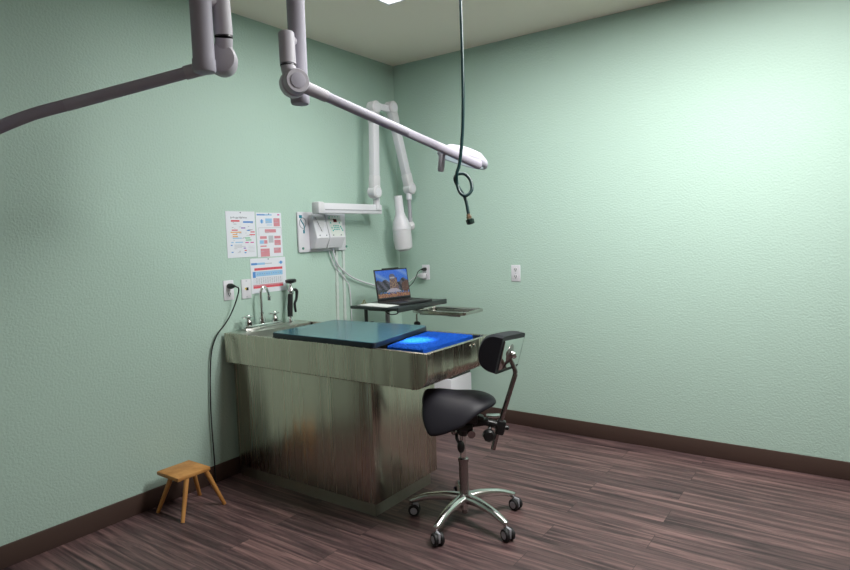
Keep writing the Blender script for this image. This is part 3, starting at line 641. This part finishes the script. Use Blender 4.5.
SCR = mat('screen_image', (.01, .01, .01), .25); at_ = N(SCR, 'ShaderNodeAttribute'); at_.attribute_name = 'picture'; L(SCR, at_.outputs['Color'], bsdf(SCR).inputs['Emission Color']); bsdf(SCR).inputs['Emission Strength'].default_value = .62
me.materials.append(SCR); so_ = bpy.data.objects.new('screen', me); COL.objects.link(so_); so_.parent = t; so_['label'] = 'lit screen with rocky tower and blue sky'

b = B()
for k in range(3): b.box((.003 * k, .004 * k, .001 + .0015 * k), (.30, .13, .001), 0, Matrix.Rotation(.04 * k, 3, 'Z'))
o = obj('paper_sheets', b, flat('white_paper', (.8, .82, .8))); o.location = (.40, -.785, .9695); o.rotation_euler = (0, 0, -.10)
tag(o, 'white paper sheets lying in front of the laptop on the black stand', 'paper')
b = B(); b.tube([(0, 0, .003), (.0, .0, .022), (.008, .0, .03), (.012, .0, .02), (.02, .0, .004)], .003, 8, smooth=3); b.box((.005, 0, .003), (.03, .045, .006), .002); b.tube([(0, .02, .004), (.004, .0, .03), (0, -.02, .004)], .002, 6, smooth=3); o = obj('binder_clip', b, mat('clip_metal', (.30, .31, .18), .4, .6)); o.location = (.225, -.74, .9695)
tag(o, 'small olive metal clip at the left end of the papers', 'clip')

t = thing('instrument_tray_stand', 'stainless instrument tray on a stand beside the laptop near the right wall', 'tray stand', (.690, -.335, 0), math.radians(0))
b = B(); TW, TD = .47, .29
def rr(w_, d_, r_, z, n_=6):
    pts = []
    for cx_, cy_, a0 in ((w_ / 2 - r_, d_ / 2 - r_, 0), (-w_ / 2 + r_, d_ / 2 - r_, 90), (-w_ / 2 + r_, -d_ / 2 + r_, 180), (w_ / 2 - r_, -d_ / 2 + r_, 270)):
        for k in range(n_ + 1): a = math.radians(a0 + 90 * k / n_); pts.append((cx_ + r_ * math.cos(a), cy_ + r_ * math.sin(a), z))
    return pts
lo = [rr(TW, TD, .045, .885), rr(TW, TD, .045, .902), rr(TW - .012, TD - .012, .04, .905), rr(TW - .03, TD - .03, .033, .900), rr(TW - .045, TD - .045, .028, .882), rr(TW - .04, TD - .04, .028, .879), rr(TW - .02, TD - .02, .04, .894)]
ls = [[b.bm.verts.new(p) for p in q] for q in lo]
for a_, c_ in zip(ls, ls[1:]):
    for k in range(len(a_)): b.bm.faces.new((a_[k], a_[(k + 1) % len(a_)], c_[(k + 1) % len(a_)], c_[k]))
for k in range(len(ls[0])): b.bm.faces.new((ls[-1][k], ls[-1][(k + 1) % len(a_)], ls[0][(k + 1) % len(a_)], ls[0][k]))
b.bm.faces.new(ls[4]); obj('tray', b, mat('tray_steel', (.60, .58, .55), .16, 1), t, ang=50)
b = B(); b.tube([(.18, -.11, .873), (-.16, -.11, .873), (-.18, -.10, .873), (-.18, .10, .873), (-.16, .11, .873), (.18, .11, .873)], .006, 8); obj('tray_frame', b, CHROME, t)
b = B(); b.tube([(-.205, -.11, .875), (-.205, -.11, .60), (-.205, -.11, .055)], .009, 10); obj('stand_post', b, CHROME, t)
b = B(); b.ball((-.205, -.11, .80), .02, (1.4, 1, .9)); obj('height_knob', b, BLACK, t)
b = B(); b.tube([(-.20, -.08, .04), (-.18, -.10, .05)], .012, 10); b.tube([(-.21, .10, .04), (-.21, -.10, .045), (-.21, -.15, .04)], .012, 10); obj('stand_base', b, CHROME, t)
for x, y in ((-.21, .09), (-.21, -.14)):
    b = B(); b.lathe([(.012, -.01), (.02, -.008), (.02, .008), (.012, .01)], (x, y, .021), (0, 1, 0), 16); obj('caster', b, RUBBER, t)

# white bin against the right wall, mostly hidden behind the table
t = thing('storage_bin', 'white plastic bin with dark lid on the floor behind the steel table', 'bin', (.610, -.185, 0))
b = B(); b.box((0, 0, .188), (.18, .30, .372), .012); obj('bin_body', b, WPLAS, t)
b = B(); b.box((.0, 0, .384), (.17, .28, .018), .006); obj('bin_lid', b, BLACK, t)

# low wooden step stool by the left wall; one splayed leg just enters the picture at the lower left
t = thing('step_stool', 'low orange brown wooden step stool at the left edge, beside the steel table', 'stool', (.20, -2.205, 0), 0)
b = B(); b.box((-.02, -.02, .215), (.20, .20, .022), .006); obj('stool_seat', b, WOOD, t)
for x in (-.115, .115):
    for y in (-.13, .13):
        b = B(); b.tube([(x, y, 0), (x * .55, y * .45, .206)], [.010, .014], 12); obj('leg', b, WOOD, t)
